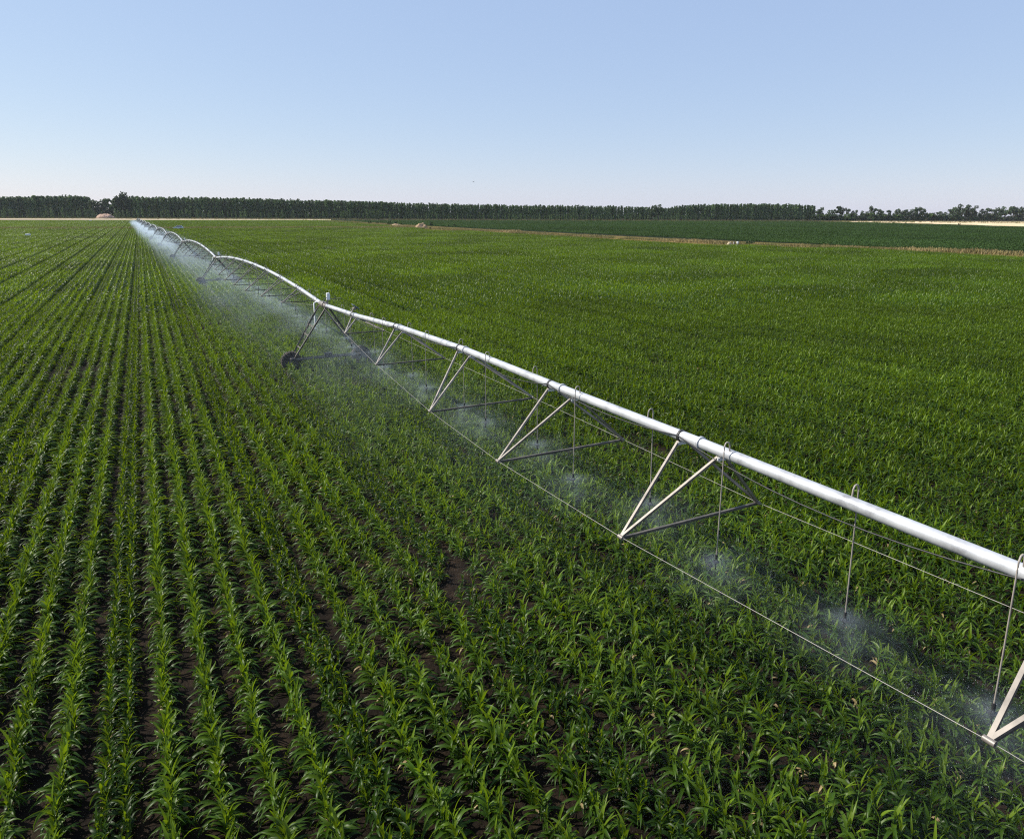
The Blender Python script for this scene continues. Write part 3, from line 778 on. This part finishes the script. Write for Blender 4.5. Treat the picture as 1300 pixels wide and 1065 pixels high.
def make_tower(y0, label, ZT):
    o = empty('drive_tower', (XM, y0, 0)); prop(o, label, 'drive tower', 'drive towers of the irrigation machine')
    wb = 2.12
    for s in (-1, 1):
        for q in (-1, 1):
            b = MB(); b.angle((s*(wb-.12), q*.32, .78), (s*.1, q*.78, ZT-.1), .11, .012, (0, q, 0)); b.build('leg', M['shaded_steel'], o)
        b = MB()
        for t in (.2, .45, .62):
            x = s*((wb-.12)*(1-t)+.1*t); yy = .32+.46*t; z = .78+(ZT-.88)*t
            b.box((x, 0, z), (.03, yy, .012)); b.box((x, 0, z+.03), (.008, yy, .03))
        b.build('ladder_rung', M['steel'], o)
        wheel(o, s*wb, 0)
        b = MB(); b.box((s*(wb-.02), -.42, .68), (.16, .14, .15), bevel=.03); b.build('gearbox', M['black'], o)
    b = MB(); b.tube([(-wb, -.42, .72), (wb, -.42, .72)], .07, 10); b.build('base_beam', M['shaded_steel'], o)
    b = MB(); b.tube([(-1.6, -.42, .82), (1.6, -.42, .82)], .02, 6); b.box((0, -.42, .86), (.22, .12, .13), bevel=.03); b.build('drive_motor', M['black'], o)
    b = MB(); b.tube([(0, -.8, ZT+.02), (0, .8, ZT+.02)], .15, 14); b.tube([(0, -.3, ZT+.02), (0, .3, ZT+.02)], .19, 14); b.build('pipe_joint', M['steel'], o)
    b = MB(); b.box((.35, .25, ZT+.46), (.1, .1, .22), bevel=.03); cb = b.build('control_box', M['white'], o)
    b = MB(); b.tube([(.3, .25, ZT), (.3, .25, ZT+.25)], .035, 8); b.tube([(.3, .25, ZT+.3), (1.1, .15, ZT+.34)], .02, 6); b.build('bracket', M['steel'], cb)
    b = MB(); b.tube([(-.15, -.5, ZT+.2), (.1, .1, ZT+.36), (.3, .25, ZT+.4)], .022, 6); b.build('signal_cable', M['black'], o)
    b = MB(); b.tube([(-.22, .1, ZT+.02), (-.9, .25, 2.9), (-1.3, .1, 1.7)], .012, 6); b.build('hose', M['hose'], o)
    return o
# each span is modelled from its near tower (local y = 0) to its far tower
MEAS = {0: [(-13.3, 3.85), (-8.2, 4.23), (-2.5, 4.47), (3.9, 4.58), (10.55, 4.58), (16.0, 4.55), (22.4, 4.55), (29.2, 4.39), (36.1, 4.04), (42.9, 3.83)]}
NODE0 = [(-9.0, 1.0, 3.45), (-3.6, 1.5, 3.07), (3.65, 1.75, 3.17), (10.65, 1.92, 2.85), (15.9, 2.04, 2.83), (21.0, 1.94, 2.92), (28.0, 1.52, 3.12), (34.6, 1.0, 3.41)]
PAIR0 = [(-9.6, -8.2), (-3.4, -1.9), (2.92, 3.9), (9.98, 11.16), (15.4, 16.6), (21.85, 22.9), (28.7, 29.75), (35.7, 36.57)]
def make_span(y0, y1, first, label, split, Z0, Z1):
    o = empty('irrigation_span', (XM, y0, 0)); prop(o, label, 'irrigation span', 'pipe spans of the irrigation machine')
    L = y1-y0
    if first:
        xs = [a-y0 for a, z in MEAS[0]]; zs = [z for a, z in MEAS[0]]
        prof = lambda y: float(np.interp(y, xs, zs))
        nodes = [(y-y0, w, z) for y, w, z in NODE0]; pairs = [(a-y0, b_-y0) for a, b_ in PAIR0]; kn = xs
    else:
        prof0 = lambda y: Z0+(Z1-Z0)*y/L+.95*(1-abs(2*y/L-1)**2.1)
        kn = [L*k/9 for k in range(10)]; kz = [prof0(y) for y in kn]
        prof = lambda y: float(np.interp(y, kn, kz))
        nodes = []; pairs = []
        for k in range(8):
            u = (k+1)/9.0; y = L*u; bow = math.sin(math.pi*u)
            nodes.append((L*(.06+.88*(k+.5)/8), .55+1.45*bow**.7, Z0+(Z1-Z0)*u-.25-.55*bow)); pairs.append((nodes[-1][0]-.55, nodes[-1][0]+.65))
    # main pipe
    b = MB(); pts_ = [(0, y, prof(y)) for y in np.linspace(.25, L-.25, 58)]
    allk = sorted(set([.25, L-.25]+[y+d for y in kn[1:-1] for d in (-.25, 0, .25)]))
    b.tube([(0, y, prof(y)) for y in allk], .116, 20); b.build('pipe', M['galv'], o)
    def mk(name, mat, bodies):                           # parts one by one near the viewer, one mesh per sort far off
        if split:
            for f_ in bodies: b = MB(); f_(b); b.build(name, mat, o)
        else:
            b = MB()
            for f_ in bodies: f_(b)
            b.build(name, mat, o)
    mk('flange', M['galv'], [lambda b, y=(p[0]+p[1])/2: (b.tube([(0, y-.03, prof(y-.03)), (0, y-.004, prof(y-.004))], .148, 18), b.tube([(0, y+.004, prof(y+.004)), (0, y+.03, prof(y+.03))], .148, 18)) for p in pairs])
    mk('clamp', M['black'], [lambda b, y=p[1]: b.tube([(0, y-.03, prof(y-.03)), (0, y+.03, prof(y+.03))], .136, 18) for p in pairs])
    S_ = []
    for (yn, w, zn), (a, c) in zip(nodes, pairs):
        for s in (-1, 1):
            for yy in (a, c):
                S_.append(lambda b, s=s, yy=yy, yn=yn, w=w, zn=zn: b.angle((s*.08, yy, prof(yy)-.11), (s*w, yn, zn), .056, .007, (0, 1, 0)))
    mk('strut', M['steel'], S_)
    mk('bracket', M['white'], [lambda b, yy=yy: b.box((0, yy, prof(yy)-.15), (.11, .04, .035)) for p in pairs for yy in p])
    mk('cross_brace', M['shaded_steel'], [lambda b, yn=yn, w=w, zn=zn: b.angle((-w, yn, zn-.02), (w, yn, zn-.02), .055, .007, (0, 0, -1)) for yn, w, zn in nodes])
    mk('node_plate', M['steel'], [lambda b, s=s, yn=yn, w=w, zn=zn: b.tube([(s*w, yn-.07, zn), (s*w, yn+.07, zn)], .045, 8) for yn, w, zn in nodes for s in (-1, 1)])
    def rod(s):
        ch = [(s*.12, .5, Z0-.1)]+[(s*w, yn, zn) for yn, w, zn in nodes]+[(s*.12, L-.5, Z1-.1)]
        return lambda b: [b.tube([ch[k], ch[k+1]], .006, 6, False) for k in range(len(ch)-1)]
    mk('tie_rod', M['rod'], [rod(-1), rod(1)])
    # power cable: strapped at the clamps, sagging between them
    kp = [.4]+[p[1] for p in pairs]+[L-.4]; cab = []
    for k in range(len(kp)-1):
        for t in np.linspace(0, 1, 12)[:-1]:
            y = kp[k]+(kp[k+1]-kp[k])*t; q = 4*t*(1-t); sg = .34 if k % 2 else .16
            cab.append((-.125-.03*q if (k+1) % 3 else .1*q-.12, y, prof(y)+.03-sg*q))
    b = MB(); b.tube(cab, .013, 6); b.build('power_cable', M['black'], o)
    # drop hoses on goosenecks, alternately left and right
    off = (4.37-y0) % 2.67 if first else 1.6
    y = off; i = 0; drops = []
    while y < L-.8:
        if y > .9: drops.append((y, -1 if (i % 2 == 0) else 1, 2.42+.12*math.sin(i*2.3)))
        y += 2.67; i += 1
    def drop(b, y, s, zb):
        z = prof(y); bend = [(s*.05, y, z+.1), (s*.06, y, z+.22), (s*.09, y, z+.28), (s*.13, y, z+.295), (s*.17, y, z+.28), (s*.2, y, z+.2)]
        b.tube(bend, .015, 8); b.tube([(s*.2, y, z+.2), (s*.21, y-.02, (z+zb)/2), (s*.22, y-.03, zb+.12)], .012, 8)
    def head(b, y, s, zb):
        b.tube([(s*.22, y-.03, zb+.13), (s*.22, y-.03, zb+.02)], [.026, .03], 10); b.tube([(s*.22, y-.03, zb-.03), (s*.22, y-.03, zb-.05)], [.075, .06], 12)
        for q in (-1, 1): b.tube([(s*.22+q*.03, y-.03, zb+.03), (s*.22+q*.05, y-.03, zb-.03)], .006, 5)
        b.tube([(s*.22, y-.03, zb-.05), (s*.22, y-.03, zb-.2)], [.02, .014], 8)
    if split:
        for dd in drops:
            b = MB(); drop(b, *dd); h_ = b.build('drop_hose', M['hose'], o)
            b = MB(); head(b, *dd); b.build('sprinkler_head', M['black'], h_)
    else:
        b = MB(); [drop(b, *dd) for dd in drops]; h_ = b.build('drop_hose', M['hose'], o)
        b = MB(); [head(b, *dd) for dd in drops]; b.build('sprinkler_head', M['black'], h_)
    if not first:                                        # white drain tube beside the near tower
        b = MB(); b.tube([(-.05, 1.2, Z0+.1), (-.3, 1.2, Z0), (-.3, 1.2, 2.2)], .045, 8); b.build('drain_tube', M['white'], o)
    return o, [(XM+s*.22, y0+y-.03, zb) for y, s, zb in drops]
ORD = ['', 'first', 'second', 'third', 'fourth', 'fifth', 'sixth', 'seventh', 'eighth', 'ninth', 'tenth', 'eleventh', 'twelfth']
heads = []
NT = 11
for k in range(1, NT+1):
    lab = ('nearest wheeled steel tower carrying the pipe, its black tyres in the maize' if k == 1 else '%s wheeled steel tower counted from the viewer, carrying the irrigation pipe%s' % (ORD[k], ' through the spray' if k > 2 else ''))
    make_tower(tower_y(k), lab, zt(k))
span0, h0 = make_span(tower_y(0), tower_y(1), True, 'nearest white pipe span, running from the right edge to the first tower', True, 3.85, zt(1)); heads.append(h0)
b = MB(); Mx = np.array(Matrix.Rotation(R(38), 3, 'Y'))
b.box((.24, 36.9-tower_y(0), 4.40), (.2, .17, .018), Mx@np.eye(3), bevel=.01); spn = b.build('solar_panel', M['blue'], span0)
b = MB(); b.tube([(0, 36.9-tower_y(0), 4.11), (.2, 36.9-tower_y(0), 4.37)], .025, 8); b.box((.18, 36.9-tower_y(0), 4.30), (.09, .12, .06), bevel=.02); b.build('bracket', M['steel'], spn)
s2, h1 = make_span(tower_y(1), tower_y(2), False, 'second white pipe span, arching between the first and the second tower', True, zt(1), zt(2)); heads.append(h1)
s3 = None
def copy_tree(o):
    c = o.copy(); C.objects.link(c)
    for ch in list(o.children):
        d_ = ch.copy(); C.objects.link(d_); d_.parent = c
        for gch in list(ch.children):
            e = gch.copy(); C.objects.link(e); e.parent = d_
    return c
far0, hf = make_span(tower_y(2), tower_y(3), False, 'third pipe span from the viewer, arching into the spray after the second tower', False, zt(2), zt(3))
heads.append(hf)
for k in range(3, NT):
    c = copy_tree(far0); c.location = (XM, tower_y(k), 0)
    c['label'] = '%s pipe span counted from the viewer, arching through the spray after the %s tower' % (ORD[k+1], ORD[k])
    heads.append([(x, y+(k-2)*SPAN, z) for x, y, z in hf])

# ------------------------------------------------------------------ water: jets and drops at each near sprinkler, mist along the machine
def spray_mesh(seed):
    q = random.Random(seed); b = MB()
    for i in range(620):                                 # a flat umbrella of fine drops
        a = q.uniform(0, 6.283); t = q.random()**.9*.5; v0 = q.uniform(3.2, 4.6); el = R(q.uniform(0, 12))
        rr = .08+v0*math.cos(el)*(1-math.exp(-1.6*t))/1.6
        z = -.02+v0*math.sin(el)*t*.8-3.0*t*t+q.gauss(0, .02)
        c = (math.cos(a)*rr, math.sin(a)*rr, z); s = q.uniform(.0014, .0032)
        b.add([(c[0]+s, c[1], c[2]), (c[0]-s*.5, c[1]+s*.87, c[2]), (c[0]-s*.5, c[1]-s*.87, c[2]), (c[0], c[1], c[2]+s*1.6), (c[0], c[1], c[2]-s*1.2)],
              [(0, 1, 3), (1, 2, 3), (2, 0, 3), (1, 0, 4), (2, 1, 4), (0, 2, 4)])
    return b.mesh('sprinkler_spray', M['water'])
def veil_mesh(seed):                                     # the finest spray: a soft cloud round the nozzle, thinning to nothing at its rim
    b = MB(); b.ico((0, 0, -.3), 1.0, 3, 0, (1.75, 1.75, .75)); return b.mesh('fine_spray', VEIL)
VEIL, nt, out = new_mat('fine_spray'); pv = nt.nodes.new('ShaderNodeVolumePrincipled'); L_ = nt.links.new
tc = nt.nodes.new('ShaderNodeTexCoord')
def vm(op, *a):
    n = node(nt, 'ShaderNodeVectorMath', operation=op)
    for i, q in enumerate(a):
        if isinstance(q, tuple): n.inputs[i].default_value = q
        elif q is not None: L_(q, n.inputs[i])
    return n
def sm(op, *a):
    n = node(nt, 'ShaderNodeMath', operation=op, use_clamp=False)
    for i, q in enumerate(a):
        if isinstance(q, (int, float)): n.inputs[i].default_value = q
        else: L_(q, n.inputs[i])
    return n.outputs[0]
q1 = vm('MULTIPLY', vm('ADD', tc.outputs['Object'], (0, 0, .3)).outputs[0], (1/1.7, 1/1.7, 1/.72))
rho = vm('LENGTH', q1.outputs[0]).outputs['Value']
q2 = vm('MULTIPLY', tc.outputs['Object'], (2.2, 2.2, 7.0)); rho2 = vm('LENGTH', q2.outputs[0]).outputs['Value']
f1 = sm('POWER', sm('MAXIMUM', sm('SUBTRACT', 1.0, rho), 0.0), 1.8); f2 = sm('POWER', sm('MAXIMUM', sm('SUBTRACT', 1.0, rho2), 0.0), 1.4)
n1 = nt.nodes.new('ShaderNodeTexNoise'); n1.inputs['Scale'].default_value = 1.0; n1.inputs['Detail'].default_value = 3
L_(vm('MULTIPLY', tc.outputs['Object'], (2.2, 2.2, 4.0)).outputs[0], n1.inputs['Vector'])
nf = sm('MAXIMUM', sm('MULTIPLY', sm('SUBTRACT', n1.outputs['Fac'], .36), 4.0), .0)
L_(sm('ADD', sm('MULTIPLY', sm('MULTIPLY', f1, nf), .13), sm('MULTIPLY', f2, .6)), pv.inputs['Density'])
pv.inputs['Color'].default_value = (.82, .94, 1, 1); L_(pv.outputs[0], out.inputs['Volume']); VEIL.cycles.volume_step_rate = .5
veils = [veil_mesh(i) for i in range(3)]
sprays = [spray_mesh(i) for i in range(4)]
for k in range(2):
    for (x, y, z) in heads[k]:
        if not in_view(x, y, z, 40, 20): continue
        o = link('sprinkler_spray', sprays[tr.randrange(4)]); o.location = (x, y, z); o.rotation_euler = (0, 0, tr.uniform(0, 6.28))
        prop(o, 'thin white fan of water thrown by a sprinkler under the %s pipe span' % ('nearest' if k == 0 else 'second'), 'water spray', 'sprays under the %s span' % ('nearest' if k == 0 else 'second'))
        link('fine_spray', veils[tr.randrange(3)], o)
mv = [(x, y, z) for y in (1.0, tower_y(NT)+9) for x, z in ((XM-9, .02), (XM+5, .02), (XM+5, 3.8), (XM-9, 3.8))]
me = bpy.data.meshes.new('irrigation_mist'); me.from_pydata(mv, [], [(0, 1, 2, 3), (7, 6, 5, 4), (0, 4, 5, 1), (1, 5, 6, 2), (2, 6, 7, 3), (3, 7, 4, 0)])
mm, nt, out = new_mat('mist')
L_ = nt.links.new
geo = nt.nodes.new('ShaderNodeNewGeometry'); sx = nt.nodes.new('ShaderNodeSeparateXYZ'); L_(geo.outputs['Position'], sx.inputs[0])
def mth(op, a, b_=None, c=None):
    n = node(nt, 'ShaderNodeMath', operation=op)
    for i, q in enumerate((a, b_, c)):
        if q is None: continue
        if isinstance(q, (int, float)): n.inputs[i].default_value = q
        else: L_(q, n.inputs[i])
    return n.outputs[0]
def mrange(v, a, b_, c, d, smooth=True):
    n = nt.nodes.new('ShaderNodeMapRange'); n.interpolation_type = 'SMOOTHSTEP' if smooth else 'LINEAR'; n.clamp = True if hasattr(n, 'clamp') else True
    for i, q in enumerate((a, b_, c, d)): n.inputs[1+i].default_value = q
    L_(v, n.inputs[0]); return n.outputs[0]
xl = mrange(sx.outputs[0], XM-6.4, XM-.8, 0, 1); xr = mrange(sx.outputs[0], XM+.8, XM+4.8, 1, 0)
zt = mrange(sx.outputs[2], 1.9, 3.7, 1, 0); zb = mrange(sx.outputs[2], .05, .5, .3, 1)
yn_ = mrange(sx.outputs[1], 14, 95, .18, 1, False); yf = mrange(sx.outputs[1], 110, 300, 1, 2.2, False)
nz = noise_tex(nt, .33, 3, .6, stretch=(1, .6, 1)); nz2 = mrange(nz.outputs['Fac'], .36, .68, .12, 1.7)
den = mth('MULTIPLY', xl, xr)
for q in (zt, zb, yn_, yf, nz2): den = mth('MULTIPLY', den, q)
den = mth('MULTIPLY', den, .013)
pv = nt.nodes.new('ShaderNodeVolumePrincipled'); pv.inputs['Color'].default_value = (.74, .87, 1.0, 1); pv.inputs['Anisotropy'].default_value = .2
L_(den, pv.inputs['Density']); L_(pv.outputs[0], out.inputs['Volume'])
mm.cycles.volume_step_rate = .12
me.materials.append(mm)
prop(link('irrigation_mist', me), kind='stuff')

# ------------------------------------------------------------------ air
hz_ = MB(); hz_.box((0, 900, 24), (2200, 1500, 25))
hm, nt, out = new_mat('haze'); pv = nt.nodes.new('ShaderNodeVolumePrincipled')
pv.inputs['Color'].default_value = (.86, .92, 1.0, 1); pv.inputs['Density'].default_value = .00003; pv.inputs['Anisotropy'].default_value = .1
nt.links.new(pv.outputs[0], out.inputs['Volume'])
prop(hz_.build('haze', hm), kind='stuff')
